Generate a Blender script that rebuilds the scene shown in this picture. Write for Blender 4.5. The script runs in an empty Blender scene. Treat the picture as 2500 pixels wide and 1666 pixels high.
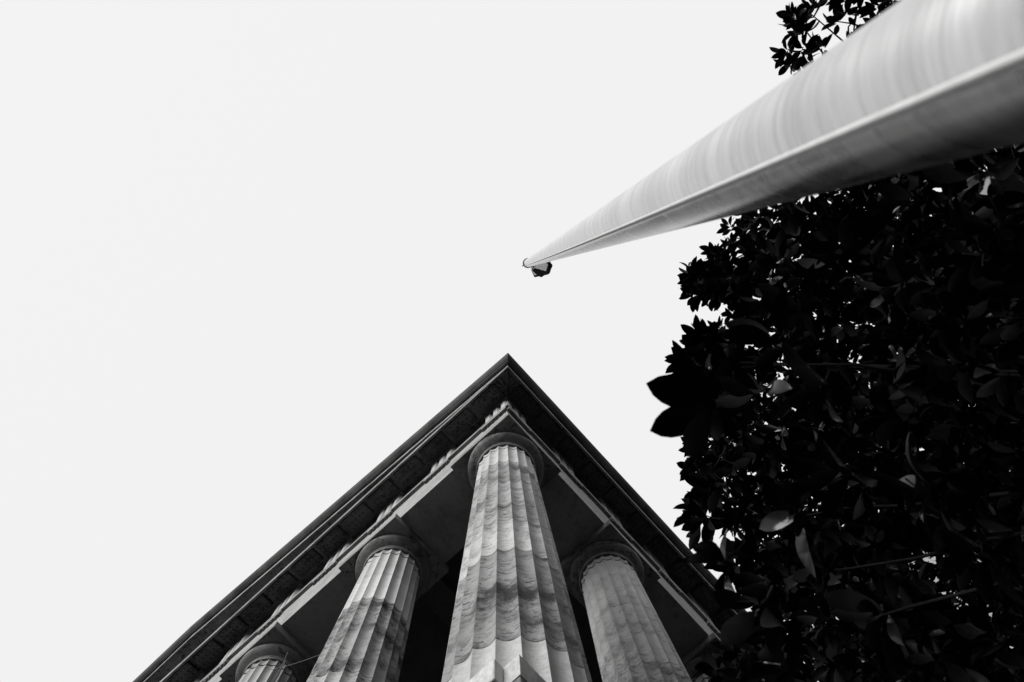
import bpy, bmesh, math, random
import numpy as np
from mathutils import Vector, Matrix

random.seed(11)
rng = np.random.default_rng(11)
scene = bpy.context.scene
COL = scene.collection
R = math.radians

# ------------------------------------------------------------------ scale: one column spacing = S metres
S = 2.4
EYE = 1.6


def P(x, y, z):
    """building units (column spacings, height counted from eye level) -> metres"""
    return (x * S, y * S, z * S + EYE)


# ------------------------------------------------------------------ camera
cam_data = bpy.data.cameras.new('camera')
cam = bpy.data.objects.new('camera', cam_data)
COL.objects.link(cam)
cam_data.sensor_width = 36.0
cam_data.lens = 23.04
cam_data.clip_start = 0.05
cam_data.clip_end = 2000
CAM = Vector((0.74139 * S, -0.88593 * S, EYE))
ax = Vector((0.737905, 0.674519, -0.0228065))
ay = Vector((0.672863, -0.732625, 0.102547))
az = -Vector((-0.052461, 0.0910154, 0.994467))
m = Matrix((ax, ay, az)).transposed().to_4x4()
m.translation = CAM
cam.matrix_world = m
cam_data.dof.use_dof = True
cam_data.dof.focus_distance = 9.0
cam_data.dof.aperture_fstop = 3.2
scene.camera = cam

# ------------------------------------------------------------------ sky: high white overcast over a thin share of clear sky
SUN_EL, SUN_AZ = R(15), R(-101)      # direction towards the bright part of the overcast (az from +X, counter-clockwise)
world = bpy.data.worlds.new('World')
scene.world = world
world.use_nodes = True
wt = world.node_tree
wt.nodes.clear()
wo = wt.nodes.new('ShaderNodeOutputWorld')
bg = wt.nodes.new('ShaderNodeBackground')
sky = wt.nodes.new('ShaderNodeTexSky')
sky.sky_type = 'NISHITA'
sky.sun_disc = False
sky.sun_elevation = SUN_EL
sky.sun_rotation = R(90) - SUN_AZ
sky.dust_density = 5.0
bw = wt.nodes.new('ShaderNodeRGBToBW')
mx = wt.nodes.new('ShaderNodeMix')
mx.data_type = 'RGBA'
mx.inputs[0].default_value = 0.97
mx.inputs[7].default_value = (9.12, 9.12, 9.12, 1)
wt.links.new(sky.outputs[0], bw.inputs[0])
wt.links.new(bw.outputs[0], mx.inputs[6])
wt.links.new(mx.outputs[2], bg.inputs[0])
bg.inputs[1].default_value = 0.1
wt.links.new(bg.outputs[0], wo.inputs[0])

sun_data = bpy.data.lights.new('sun', 'SUN')
sun_data.energy = 5.0
sun_data.angle = R(38)
sun_data.color = (1.0, 0.995, 0.985)
sun = bpy.data.objects.new('sun', sun_data)
COL.objects.link(sun)
sdir = Vector((math.cos(SUN_EL) * math.cos(SUN_AZ), math.cos(SUN_EL) * math.sin(SUN_AZ), math.sin(SUN_EL)))
sun.rotation_euler = sdir.to_track_quat('Z', 'Y').to_euler()

scene.view_settings.view_transform = 'Standard'
scene.view_settings.look = 'None'
scene.view_settings.exposure = 0.0
scene.view_settings.gamma = 1.0
scene.view_settings.use_curve_mapping = False
scene.cycles.max_bounces = 6
scene.cycles.diffuse_bounces = 1
scene.cycles.use_denoising = True


# ------------------------------------------------------------------ materials (the photograph is black and white)
class NT:
    def __init__(s, name):
        s.m = bpy.data.materials.new(name)
        s.m.use_nodes = True
        s.t = s.m.node_tree
        s.b = s.t.nodes['Principled BSDF']

    def n(s, typ, **kw):
        nd = s.t.nodes.new(typ)
        for k, v in kw.items():
            setattr(nd, k, v)
        return nd

    def l(s, a, b):
        s.t.links.new(a, b)

    def math(s, op, a, b=None, clamp=False):
        nd = s.n('ShaderNodeMath', operation=op)
        nd.use_clamp = clamp
        for i, v in enumerate((a, b)):
            if v is None:
                continue
            if isinstance(v, (int, float)):
                nd.inputs[i].default_value = v
            else:
                s.l(v, nd.inputs[i])
        return nd.outputs[0]

    def ramp(s, src, a, b, va=0.0, vb=1.0):
        nd = s.n('ShaderNodeMapRange')
        nd.inputs[1].default_value = a
        nd.inputs[2].default_value = b
        nd.inputs[3].default_value = va
        nd.inputs[4].default_value = vb
        s.l(src, nd.inputs[0])
        return nd.outputs[0]

    def noise(s, vec, scale, detail=4, rough=0.6, dist=0.0):
        nd = s.n('ShaderNodeTexNoise')
        nd.inputs['Scale'].default_value = scale
        nd.inputs['Detail'].default_value = detail
        nd.inputs['Roughness'].default_value = rough
        nd.inputs['Distortion'].default_value = dist
        s.l(vec, nd.inputs['Vector'])
        return nd.outputs[0]

    def coords(s, scale=(1, 1, 1), per_object=True):
        tc = s.n('ShaderNodeTexCoord')
        mp = s.n('ShaderNodeMapping')
        mp.inputs['Scale'].default_value = scale
        s.l(tc.outputs['Object'], mp.inputs['Vector'])
        if per_object:
            oi = s.n('ShaderNodeObjectInfo')
            cx = s.n('ShaderNodeCombineXYZ')
            k = s.math('MULTIPLY', oi.outputs['Random'], 57.0)
            for i in range(3):
                s.l(k, cx.inputs[i])
            s.l(cx.outputs[0], mp.inputs['Location'])
        return mp.outputs[0]

    def bump(s, h, strength, dist=0.01):
        nd = s.n('ShaderNodeBump')
        nd.inputs['Strength'].default_value = strength
        nd.inputs['Distance'].default_value = dist
        s.l(h, nd.inputs['Height'])
        s.l(nd.outputs[0], s.b.inputs['Normal'])

    def grey(s, val):
        s.l(val, s.b.inputs['Base Color'])


def marble():
    """weathered marble: bedding streaks, stains and pits; the tone of each block is the object's own colour"""
    k = NT('weathered_marble')
    oi = k.n('ShaderNodeObjectInfo')
    sep = k.n('ShaderNodeSeparateColor')
    k.l(oi.outputs['Color'], sep.inputs[0])
    tone, dirt = sep.outputs[0], sep.outputs[1]
    v1 = k.coords((1, 1, 1))
    vs = k.coords((0.55, 0.55, 8.5))
    vp = k.coords((1.0, 1.0, 3.6))
    clouds = k.ramp(k.noise(v1, 2.6, 5, 0.65, 0.6), 0.3, 0.72)
    veins = k.ramp(k.noise(vs, 2.2, 7, 0.68, 0.25), 0.38, 0.68)
    blot = k.ramp(k.noise(k.coords((1.2, 1.2, 1.9)), 1.5, 7, 0.74, 0.2), 0.47, 0.64)
    fine = k.ramp(k.noise(v1, 45, 4, 0.7), 0.3, 0.7, 0.84, 1.12)
    pit = k.ramp(k.noise(vp, 13, 3, 0.6, 0.5), 0.595, 0.63)
    pit2 = k.ramp(k.noise(k.coords((1, 1, 6)), 6, 3, 0.55, 0.3), 0.63, 0.66)
    dens = k.ramp(k.noise(v1, 1.7, 2, 0.5), 0.38, 0.50)
    pits = k.math('MULTIPLY', k.math('MULTIPLY', k.math('MAXIMUM', pit, pit2), dens), k.ramp(dirt, 0.3, 0.8, 0.15, 1.0))
    # dirt mixes in clouds, veins and blotches
    d = k.math('ADD', k.math('MULTIPLY', clouds, 0.30), k.math('MULTIPLY', veins, 0.17))
    d = k.math('ADD', d, k.math('MULTIPLY', blot, 0.78))
    d = k.math('MULTIPLY', d, dirt)
    base = k.math('MULTIPLY', k.math('MULTIPLY', tone, 0.49), k.math('SUBTRACT', 1.0, d, True))
    base = k.math('MULTIPLY', base, fine)
    base = k.math('MULTIPLY', base, k.math('SUBTRACT', 1.0, k.math('MULTIPLY', pits, 0.75)))
    cmb = k.n('ShaderNodeCombineColor')
    k.l(base, cmb.inputs[0]); k.l(base, cmb.inputs[1]); k.l(base, cmb.inputs[2])
    k.grey(cmb.outputs[0])
    k.b.inputs['Roughness'].default_value = 0.62
    k.b.inputs['Specular IOR Level'].default_value = 0.35
    h = k.math('SUBTRACT', k.math('MULTIPLY', veins, 0.25), k.math('MULTIPLY', pits, 1.0))
    k.bump(h, 0.6, 0.014)
    return k.m


def stone(name, v0, v1, scale=5.0, rough=0.8, streak=(1, 1, 1), bump=0.3, spec=0.3):
    k = NT(name)
    a = k.noise(k.coords(streak), scale, 6, 0.65, 0.3)
    b = k.noise(k.coords(streak), scale * 14, 3, 0.6)
    mixv = k.math('ADD', k.math('MULTIPLY', a, 0.65), k.math('MULTIPLY', b, 0.35))
    val = k.ramp(mixv, 0.36, 0.64, v0, v1)
    c = k.n('ShaderNodeCombineColor')
    for i in range(3):
        k.l(val, c.inputs[i])
    k.grey(c.outputs[0])
    k.b.inputs['Roughness'].default_value = rough
    k.b.inputs['Specular IOR Level'].default_value = spec
    k.bump(mixv, bump, 0.01)
    return k.m


def metal_pole():
    k = NT('brushed_aluminium')
    a = k.noise(k.coords((0.9, 0.9, 8.0), False), 1.0, 7, 0.8, 0.6)
    b = k.noise(k.coords((1.5, 1.5, 60.0), False), 1.0, 3, 0.7, 0.1)
    t = k.math('ADD', k.math('MULTIPLY', a, 0.7), k.math('MULTIPLY', b, 0.3))
    val = k.ramp(t, 0.36, 0.66, 0.40, 0.68)
    c = k.n('ShaderNodeCombineColor')
    for i in range(3):
        k.l(val, c.inputs[i])
    k.grey(c.outputs[0])
    k.b.inputs['Metallic'].default_value = 1.0
    k.l(k.ramp(a, 0.3, 0.7, 0.23, 0.33), k.b.inputs['Roughness'])
    k.bump(t, 0.32, 0.004)
    return k.m


def plain(name, v, rough=0.6, metallic=0.0, spec=0.4, var=0.25, scale=9.0):
    k = NT(name)
    n = k.noise(k.coords(), scale, 4, 0.6)
    val = k.ramp(n, 0.3, 0.7, v * (1 - var), v * (1 + var))
    c = k.n('ShaderNodeCombineColor')
    for i in range(3):
        k.l(val, c.inputs[i])
    k.grey(c.outputs[0])
    k.b.inputs['Roughness'].default_value = rough
    k.b.inputs['Metallic'].default_value = metallic
    k.b.inputs['Specular IOR Level'].default_value = spec
    return k.m


def cloth(name, v, *a):
    m_ = plain(name, v, *a)
    t = m_.node_tree
    tr_ = t.nodes.new('ShaderNodeBsdfTranslucent')
    tr_.inputs[0].default_value = (v, v, v, 1)
    ms = t.nodes.new('ShaderNodeMixShader')
    ms.inputs[0].default_value = 0.45
    t.links.new(t.nodes['Principled BSDF'].outputs[0], ms.inputs[1])
    t.links.new(tr_.outputs[0], ms.inputs[2])
    t.links.new(ms.outputs[0], t.nodes['Material Output'].inputs[0])
    return m_


def leaf_mat():
    k = NT('magnolia_leaf')
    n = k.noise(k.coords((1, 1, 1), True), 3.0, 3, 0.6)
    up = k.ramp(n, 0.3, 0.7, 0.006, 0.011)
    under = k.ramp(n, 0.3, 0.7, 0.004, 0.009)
    g = k.n('ShaderNodeNewGeometry')
    mxn = k.n('ShaderNodeMix')
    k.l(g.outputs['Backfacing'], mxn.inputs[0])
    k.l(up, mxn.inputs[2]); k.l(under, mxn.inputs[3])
    c = k.n('ShaderNodeCombineColor')
    for i in range(3):
        k.l(mxn.outputs[0], c.inputs[i])
    k.grey(c.outputs[0])
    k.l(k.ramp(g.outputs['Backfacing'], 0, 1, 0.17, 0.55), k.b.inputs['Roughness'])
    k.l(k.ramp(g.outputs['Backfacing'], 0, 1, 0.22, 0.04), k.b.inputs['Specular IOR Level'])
    return k.m


M = {
    'marble': marble(),
    'granite': stone('podium_granite', 0.18, 0.46, 6.0, 0.85, (1, 1, 0.35), 0.5),
    'granite_low': stone('dark_podium_granite', 0.07, 0.16, 6.0, 0.85, (1, 1, 0.35), 0.5),
    'dark': stone('shade_toned_interior', 0.04, 0.07, 3.0, 0.9),  # interior colour kept near black to stand in for deep shade
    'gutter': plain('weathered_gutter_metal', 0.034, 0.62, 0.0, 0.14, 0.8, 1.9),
    'roof': plain('roof_sheet', 0.12, 0.7),
    'ground': stone('dark_turf', 0.010, 0.022, 1.2, 0.9),
    'pole': metal_pole(),
    'rope': plain('halyard_rope', 0.42, 0.7, 0.0, 0.3, 0.1, 40),
    'cap': plain('dark_bronze', 0.03, 0.4, 0.3),
    'flag_light': cloth('flag_cloth_light', 0.9, 0.9, 0.0, 0.1, 0.15, 6),
    'flag_dark': plain('flag_cloth_dark', 0.035, 0.9, 0.0, 0.1, 0.3, 6),
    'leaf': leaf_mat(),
    'bark': stone('bark', 0.006, 0.016, 9.0, 1.0, (1, 1, 0.3), 0.3, 0.03),
    'wire': plain('dark_wire', 0.05, 0.45, 0.2),
    'office': stone('neighbour_limestone', 0.16, 0.26, 2.0, 0.85),
    'glass': plain('dark_window_glass', 0.02, 0.12, 0.0, 0.5),
}


# ------------------------------------------------------------------ mesh helpers
class MB:
    def __init__(s):
        s.v, s.f = [], []

    def add(s, verts, faces):
        o = len(s.v)
        s.v.extend([tuple(v) for v in verts])
        s.f.extend([tuple(i + o for i in f) for f in faces])
        return s

    def box(s, x0, x1, y0, y1, z0, z1):
        v = [(x, y, z) for z in (z0, z1) for y in (y0, y1) for x in (x0, x1)]
        return s.add(v, [(0, 2, 3, 1), (4, 5, 7, 6), (0, 1, 5, 4), (2, 6, 7, 3), (0, 4, 6, 2), (1, 3, 7, 5)])

    def prism(s, poly, z0, z1):
        """poly: xy points counter-clockwise"""
        n = len(poly)
        v = [(x, y, z0) for x, y in poly] + [(x, y, z1) for x, y in poly]
        f = [tuple(range(n - 1, -1, -1)), tuple(range(n, 2 * n))]
        f += [(i, (i + 1) % n, n + (i + 1) % n, n + i) for i in range(n)]
        return s.add(v, f)

    def loft(s, rings, closed=True, cap0=False, cap1=False):
        n = len(rings[0])
        v = [p for r in rings for p in r]
        f = []
        for a in range(len(rings) - 1):
            for i in range(n if closed else n - 1):
                j = (i + 1) % n
                f.append((a * n + i, a * n + j, (a + 1) * n + j, (a + 1) * n + i))
        if cap0:
            f.append(tuple(range(n - 1, -1, -1)))
        if cap1:
            f.append(tuple(range((len(rings) - 1) * n, len(rings) * n)))
        return s.add(v, f)

    def lathe(s, prof, seg=48, cap0=True, cap1=True, c=(0, 0)):
        rings = [[(c[0] + r * math.cos(2 * math.pi * i / seg), c[1] + r * math.sin(2 * math.pi * i / seg), z) for i in range(seg)] for r, z in prof]
        return s.loft(rings, True, cap0, cap1)

    def tube(s, pts, radii, seg=8, cap=True):
        pts = [Vector(p) for p in pts]
        if isinstance(radii, (int, float)):
            radii = [radii] * len(pts)
        rings = []
        for i, p in enumerate(pts):
            t = (pts[min(i + 1, len(pts) - 1)] - pts[max(i - 1, 0)]).normalized()
            a = t.cross(Vector((0.31, 0.17, 0.93)) if abs(t.z) < 0.9 else Vector((1, 0.2, 0))).normalized()
            b = t.cross(a)
            rings.append([p + (a * math.cos(2 * math.pi * k / seg) + b * math.sin(2 * math.pi * k / seg)) * radii[i] for k in range(seg)])
        return s.loft(rings, True, cap, cap)

    def mesh(s, name, mat, smooth=None):
        me = bpy.data.meshes.new(name)
        me.from_pydata(s.v, [], s.f)
        me.materials.append(M[mat] if isinstance(mat, str) else mat)
        if smooth is not None:
            me.polygons.foreach_set('use_smooth', [True] * len(me.polygons))
            me.set_sharp_from_angle(angle=R(smooth))
        me.update()
        return me

    def obj(s, name, mat, parent=None, smooth=None, loc=(0, 0, 0), tone=None):
        return put(s.mesh(name, mat, smooth), name, parent, loc, tone)


def put(me, name, parent=None, loc=(0, 0, 0), tone=None, rotz=0.0):
    o = bpy.data.objects.new(name, me)
    COL.objects.link(o)
    o.location = loc
    o.rotation_euler[2] = rotz
    if parent is not None:
        o.parent = parent
    if tone is not None:
        o.color = (tone[0], tone[1], 0, 1)
    return o


def empty(name, loc=(0, 0, 0), parent=None):
    o = bpy.data.objects.new(name, None)
    COL.objects.link(o)
    o.location = loc
    o.empty_display_size = 0.3
    if parent is not None:
        o.parent = parent
    return o


def tag(o, label=None, cat=None, group=None, kind=None):
    for k, v in (('label', label), ('category', cat), ('group', group), ('kind', kind)):
        if v:
            o[k] = v
    return o


def jit(a=0.03):
    return random.uniform(-a, a)


# ------------------------------------------------------------------ the ground
g = MB()
g.add([(-400, -400, 0), (400, -400, 0), (400, 400, 0), (-400, 400, 0)], [(0, 1, 2, 3)])
tag(g.obj('ground', 'ground'), 'dark paved ground around the temple', None, None, 'structure')

# ------------------------------------------------------------------ the temple
temple = empty('temple_building', (0, 0, 0))
tag(temple, 'pale stone temple building with fluted Doric columns, seen from its corner below', 'building')

E_ = 0.1982                      # face of the architrave, out from the column axes
XC = [0, -0.916, -1.916, -2.916, -3.916, -4.916, -5.916, -6.832]     # columns of the gabled front
YC = [0, 0.9054, 1.89, 2.89, 3.89]                                      # columns of the flank
XR = -3.416                      # ridge
XL = -6.832                      # far corner column of the front
YB = 4.3                         # how far back the flank is built
Z0 = 1.14                        # top of the stylobate
ZN, RN = 3.7149, 0.1662          # neck
Z_AB, Z_AR = 3.7868, 3.8484      # abacus bottom, architrave bottom
Z_TA, Z_FR, Z_SO = 4.17, 4.202, 4.578
SLOPE = 0.262


def shaft_r(z):
    return RN + (ZN - z) * 0.0222


FL = 20
FS = 9


def flute_ring(r, z, depth=1.0, extra=0.0):
    out = []
    half = math.pi / FL
    ch = 2 * r * math.sin(half)
    for k in range(FL):
        a0 = (k - 0.5) * 2 * half           # flutes centred on the axes of the building
        for j in range(FS):
            t = j / FS
            p0 = (math.cos(a0), math.sin(a0))
            p1 = (math.cos(a0 + 2 * half), math.sin(a0 + 2 * half))
            x = r * (p0[0] * (1 - t) + p1[0] * t)
            y = r * (p0[1] * (1 - t) + p1[1] * t)
            sag = ch * 0.185 * 4 * t * (1 - t) * depth + extra
            am = a0 + half
            x -= math.cos(am) * sag
            y -= math.sin(am) * sag
            out.append((x * S, y * S, z * S))
    return out


def drum_mesh(z0, z1):
    b = MB()
    h = z1 - z0
    rings = [flute_ring(shaft_r(z0) - 0.0030, 0.0), flute_ring(shaft_r(z0), 0.0020)]
    for i in range(1, 4):
        rings.append(flute_ring(shaft_r(z0 + h * i / 4), h * i / 4))
    rings += [flute_ring(shaft_r(z1), h - 0.0020), flute_ring(shaft_r(z1) - 0.0030, h)]
    b.loft(rings, True, True, True)
    return b.mesh('drum', 'marble', 32)


# neck block: the flutes end in a hollow curve under the rings of the capital
nb = MB()
zg0, zg1 = 3.664, 3.674
hn = ZN - zg1
rings = [flute_ring(shaft_r(zg0), 0.0, 1.0, 0.012), flute_ring(shaft_r(zg0), zg1 - zg0, 1.0, 0.012)]
nb.loft(rings, True, True, False)
rings = [flute_ring(shaft_r(zg1), zg1 - zg0), flute_ring(shaft_r(ZN - 0.016), ZN - 0.016 - zg0), flute_ring(shaft_r(ZN), ZN - zg0, 0.75)]
nb.loft(rings, True, True, True)
NECK = nb.mesh('neck', 'marble', 32)
# rings
ab = MB()
for i in range(3):
    z, r = 0.0035 + i * 0.0065, RN + 0.002 + i * 0.0042
    ab.lathe([((r - 0.006) * S, (z - 0.0035) * S), (r * S, (z - 0.0015) * S), (r * S, (z + 0.0015) * S), ((r - 0.006) * S, (z + 0.003) * S)], 64)
ANNULET = ab.mesh('annulet', 'marble', 30)
eb = MB()
prof = [(RN + 0.004, 0.0)]
for i in range(13):
    t = i / 12
    prof.append((RN + 0.010 + (0.2266 - RN - 0.010) * (1 - (1 - t) ** 1.9), 0.019 + 0.042 * t))
prof += [(0.2262, 0.0655), (0.2225, 0.0695), (0.214, 0.0719)]
eb.lathe([(r * S, z * S) for r, z in prof], 80)
ECHINUS = eb.mesh('echinus', 'marble', 40)
A = 0.2335
abm = bmesh.new()
bmesh.ops.create_cube(abm, size=1.0)
bmesh.ops.scale(abm, vec=(2 * A * S, 2 * A * S, (Z_AR - Z_AB) * S), verts=abm.verts)
bmesh.ops.bevel(abm, geom=abm.edges[:], offset=0.006, segments=2, affect='EDGES')
ABACUS = bpy.data.meshes.new('abacus')
abm.to_mesh(ABACUS)
abm.free()
ABACUS.materials.append(M['marble'])


def column(x, y, cuts, tones):
    c = empty('column', P(x, y, Z0), temple)
    zs = [Z0] + cuts + [zg0]
    for i in range(len(zs) - 1):
        put(drum_mesh(zs[i], zs[i + 1]), 'drum', c, (0, 0, (zs[i] - Z0) * S), tones[i])
    tn = tones[-1]
    put(NECK, 'neck', c, (0, 0, (zg0 - Z0) * S), tn)
    put(ANNULET, 'annulet', c, (0, 0, (ZN - Z0) * S), (tn[0] * 0.8, tn[1]))
    put(ECHINUS, 'echinus', c, (0, 0, (ZN - Z0) * S), (0.26, 0.9))  # dark tone carries the shade under the capital
    put(ABACUS, 'abacus', c, (0, 0, ((Z_AB + Z_AR) / 2 - Z0) * S), (0.40, 0.7))  # toned down whole, to paint in its shaded underside
    return c


CORNER_CUTS = [1.628, 2.217, 2.508, 3.386]
CORNER_TONES = [(0.70, 0.30), (0.46, 1.05), (0.74, 0.55), (0.60, 0.9), (0.78, 0.30)]
for i, x in enumerate(XC):
    if i == 0:
        column(x, 0, CORNER_CUTS, CORNER_TONES)
    elif i == 1:
        column(x, 0, [1.9, 2.5, 3.12, 3.40], [(0.60, .8), (0.66, 0.95), (0.54, 1.1), (0.82, 0.14), (0.74, 0.2)])
    else:
        column(x, 0, [1.8 + jit(.2), 2.6 + jit(.2), 3.25 + jit(.1)], [(0.5 + jit(.05), 0.5 + jit(.3)) for _ in range(4)])
for i, y in enumerate(YC[1:]):
    if i == 0:
        column(0, y, [2.05, 2.62, 3.14, 3.47], [(0.42, 1.0), (0.52, 0.95), (0.60, 0.65), (0.66, 0.45), (0.70, 0.3)])
    else:
        column(0, y, [1.9 + jit(.2), 2.55 + jit(.2), 3.2 + jit(.1)], [(0.48 + jit(.05), 0.6 + jit(.3)) for _ in range(4)])


def block(name, x0, x1, y0, y1, z0, z1, tone, mat='marble', bev=0.005, parent=temple):
    """one squared stone, edges slightly worn; measures in building units"""
    b = bmesh.new()
    bmesh.ops.create_cube(b, size=1.0)
    bmesh.ops.scale(b, vec=((x1 - x0) * S, (y1 - y0) * S, (z1 - z0) * S), verts=b.verts)
    if bev:
        bmesh.ops.bevel(b, geom=b.edges[:], offset=bev, segments=1, affect='EDGES')
    me = bpy.data.meshes.new(name)
    b.to_mesh(me)
    b.free()
    me.materials.append(M[mat])
    return put(me, name, parent, P((x0 + x1) / 2, (y0 + y1) / 2, (z0 + z1) / 2), tone)


# architrave: blocks that meet over the columns, tone lowered to deepen the shade underneath
xs = [E_] + [x for x in XC[1:-1]] + [XL - E_]
for i in range(len(xs) - 1):
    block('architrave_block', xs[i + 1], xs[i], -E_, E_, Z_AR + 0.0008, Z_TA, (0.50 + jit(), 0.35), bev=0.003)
ys = [E_ + 0.0005] + YC[1:-1] + [YB]
for i in range(len(ys) - 1):
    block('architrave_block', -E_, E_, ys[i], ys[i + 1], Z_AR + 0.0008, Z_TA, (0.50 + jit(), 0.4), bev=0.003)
PT = 0.2212
for i in range(len(xs) - 1):
    block('taenia_block', xs[i + 1] + (0 if i < len(xs) - 2 else -0.023), xs[i] + (0.023 if i == 0 else 0), -PT, E_, Z_TA + 0.0008, Z_FR, (0.5, 0.5), bev=0.003)
for i in range(len(ys) - 1):
    block('taenia_block', -E_, PT, ys[i], ys[i + 1], Z_TA + 0.0008, Z_FR, (0.5, 0.5), bev=0.003)
# frieze core, set back behind triglyphs and metopes
FZ = 0.165
block('frieze_core', XL - FZ, FZ, -FZ, FZ, Z_FR + 0.0008, Z_SO + 0.05, (0.5, 0.5), bev=0)
block('frieze_core', -FZ, FZ, FZ + 0.0005, YB, Z_FR + 0.0008, Z_SO + 0.05, (0.5, 0.5), bev=0)

# triglyph (front looks along -Y), origin at the middle of its back face's lower edge
TW, TD = 0.215, 0.036
tb = MB()
w = TW / 2
gd = 0.021                        # depth of a groove
pl = []
bar = TW / 6
front = [(-w, 0), (-w, -(TD - gd)), (-w + bar / 2, -TD)]
for k in range(2):
    xx = -w + bar * 1.5 + k * bar * 2
    front += [(xx, -TD), (xx + bar / 2, -(TD - gd)), (xx + bar, -TD)]
front += [(w - bar / 2, -TD), (w, -(TD - gd)), (w, 0)]
tb.prism([(x * S, y * S) for x, y in front], 0, (Z_SO - Z_FR - 0.022) * S)
tb.box(-w * S, w * S, -(TD + 0.004) * S, 0, (Z_SO - Z_FR - 0.0215) * S, (Z_SO - Z_FR) * S)
TRI = tb.mesh('triglyph', 'marble')
rb = MB()
rb.box(-w * S, w * S, -(PT - E_ - 0.002) * S, 0, -0.032 * S, 0)
REG = rb.mesh('regula', 'marble')
gb = MB()
gb.lathe([(0.0088 * S, -0.013 * S), (0.0068 * S, 0)], 12)
GUT = gb.mesh('gutta', 'marble', 40)
TX = [0.0945, -0.411, -0.916] + [-0.916 - 0.5 * k for k in range(1, 11)] + [-6.421, -6.9265]
TY = [-0.0945, 0.405, 0.9054, 1.397, 1.89, 2.39, 2.89, 3.39, 3.89]


def frieze_piece(u, flank):
    rz = R(90) if flank else 0.0
    fz = FZ - 0.0005
    loc = P(fz, u, Z_FR + 0.001) if flank else P(u, -fz, Z_FR + 0.001)
    put(TRI, 'triglyph', temple, loc, (0.68 + jit(), 0.15), rz)
    loc = P(E_ + 0.0005, u, Z_TA - 0.0005) if flank else P(u, -E_ - 0.0005, Z_TA - 0.0005)
    r_ = put(REG, 'regula', temple, loc, (0.5, 0.5), rz)
    for k in range(6):
        put(GUT, 'gutta', r_, ((-TW / 2 + TW * (k + 0.5) / 6) * S, -0.0105 * S, -0.0325 * S), (0.4, 0.6))


for x in TX:
    if x > -5.2:
        frieze_piece(x, False)
for y in TY:
    frieze_piece(y, True)
for i in range(len(TX) - 1):
    block('metope', TX[i + 1] + TW / 2 + 0.0005, TX[i] - TW / 2 - 0.0005, -FZ - 0.012, -FZ - 0.0005, Z_FR + 0.001, Z_SO, (0.62 + jit(), 0.4), bev=0.002)
for i in range(len(TY) - 1):
    block('metope', FZ + 0.0005, FZ + 0.012, TY[i] + TW / 2 + 0.0005, TY[i + 1] - TW / 2 - 0.0005, Z_FR + 0.001, Z_SO, (0.54 + jit(), 0.4), bev=0.002)

# ---- horizontal cornice: cut in stones, toned dark to put in the soffit shade; profile in (p = distance out, z)
PC, ZC = 0.3614, 4.50
GEISON = [(FZ + 0.001, Z_SO + 0.001), (0.338, 4.562), (0.346, ZC + 0.001), (PC, ZC), (PC, 4.578), (0.352, 4.584), (FZ + 0.001, 4.602)]


def cornice_stone(name, prof, u0, u1, flank, mitre0, tone, mat='marble', drop=0.0, slope=0.0, uref=0.0):
    """prism of a profile from u0 to u1 along a side; mitre0: the end at u0 is cut on the diagonal of the corner"""
    b = MB()
    rings = []
    for k, u in enumerate((u0, u1)):
        ring = []
        for p, z in prof:
            if flank:
                uu = -p if (k == 0 and mitre0) else u
                ring.append(P(p, uu, z + drop))
            else:
                uu = p if (k == 0 and mitre0) else u
                ring.append(P(uu, -p, z + drop + slope * (uref - uu)))
        rings.append(ring if flank else ring[::-1])
    b.loft(rings, True, True, True)
    return b.obj(name, mat, temple, None, (0, 0, 0), tone)


u = 0.0
first = True
while u > XL - 0.3:
    step = 0.62 + jit(.05) if not first else 0.30
    u1 = max(u - step, XL - PC)
    cornice_stone('cornice_stone', GEISON, u, u1 + 0.0012, False, first, (0.36 + jit(.05), 0.8), drop=jit(.003))
    u, first = u1, False
    if u <= XL - PC + 1e-6:
        break
u, first = 0.0, True
while u < YB - 1e-6:
    u1 = min(u + (0.60 + jit(.05) if not first else 0.34), YB)
    cornice_stone('cornice_stone', GEISON, u, u1 - 0.0012, True, first, (0.36 + jit(.05), 0.8), drop=jit(.003))
    u, first = u1, False

# mutules with their pegs, soffit shade painted into their dark tone
MW = 0.212
mb = MB()
mb.add([(sx * MW / 2 * S, y * S, z * S) for sx in (-1, 1) for y, z in ((0, 0.006), (-0.110, -0.016), (-0.110, -0.044), (0, -0.022))], [(0, 1, 2, 3), (7, 6, 5, 4), (0, 4, 5, 1), (1, 5, 6, 2), (2, 6, 7, 3), (3, 7, 4, 0)])
MUT = mb.mesh('mutule', 'marble')
pg = MB()
for i in range(6):
    for j in range(3):
        zt_ = -0.022 - 0.022 * (0.018 + 0.037 * j) / 0.11
        pg.lathe([(0.0098 * S, (zt_ - 0.006) * S), (0.0085 * S, (zt_ + 0.002) * S)], 8, c=((-MW / 2 + MW * (i + .5) / 6) * S, (-0.018 - 0.037 * j) * S))
PEGS = pg.mesh('mutule_pegs', 'marble', 40)


def mutule(u, flank):
    loc = P(0.224, u, Z_SO - 0.004) if flank else P(u, -0.224, Z_SO - 0.004)
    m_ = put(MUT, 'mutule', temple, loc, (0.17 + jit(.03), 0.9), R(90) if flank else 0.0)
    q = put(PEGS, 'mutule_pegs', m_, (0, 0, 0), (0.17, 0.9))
    q['kind'] = 'stuff'


mx_ = [0.0945 - TW / 2 + MW / 2 - 0.0, -0.1585] + [-0.411 - 0.2525 * k for k in range(0, 3)]
for x in [0.094, -0.158, -0.411, -0.6635] + [-0.916 - 0.25 * k for k in range(0, 20)]:
    if x > -5.2:
        mutule(x, False)
for y in [-0.094, 0.155, 0.405, 0.655] + [0.9054 + 0.246 * k for k in range(0, 4)] + [1.89 + 0.25 * k for k in range(0, 9)]:
    mutule(y, True)

# palmette carved in the corner of the soffit
pm = MB()


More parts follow.
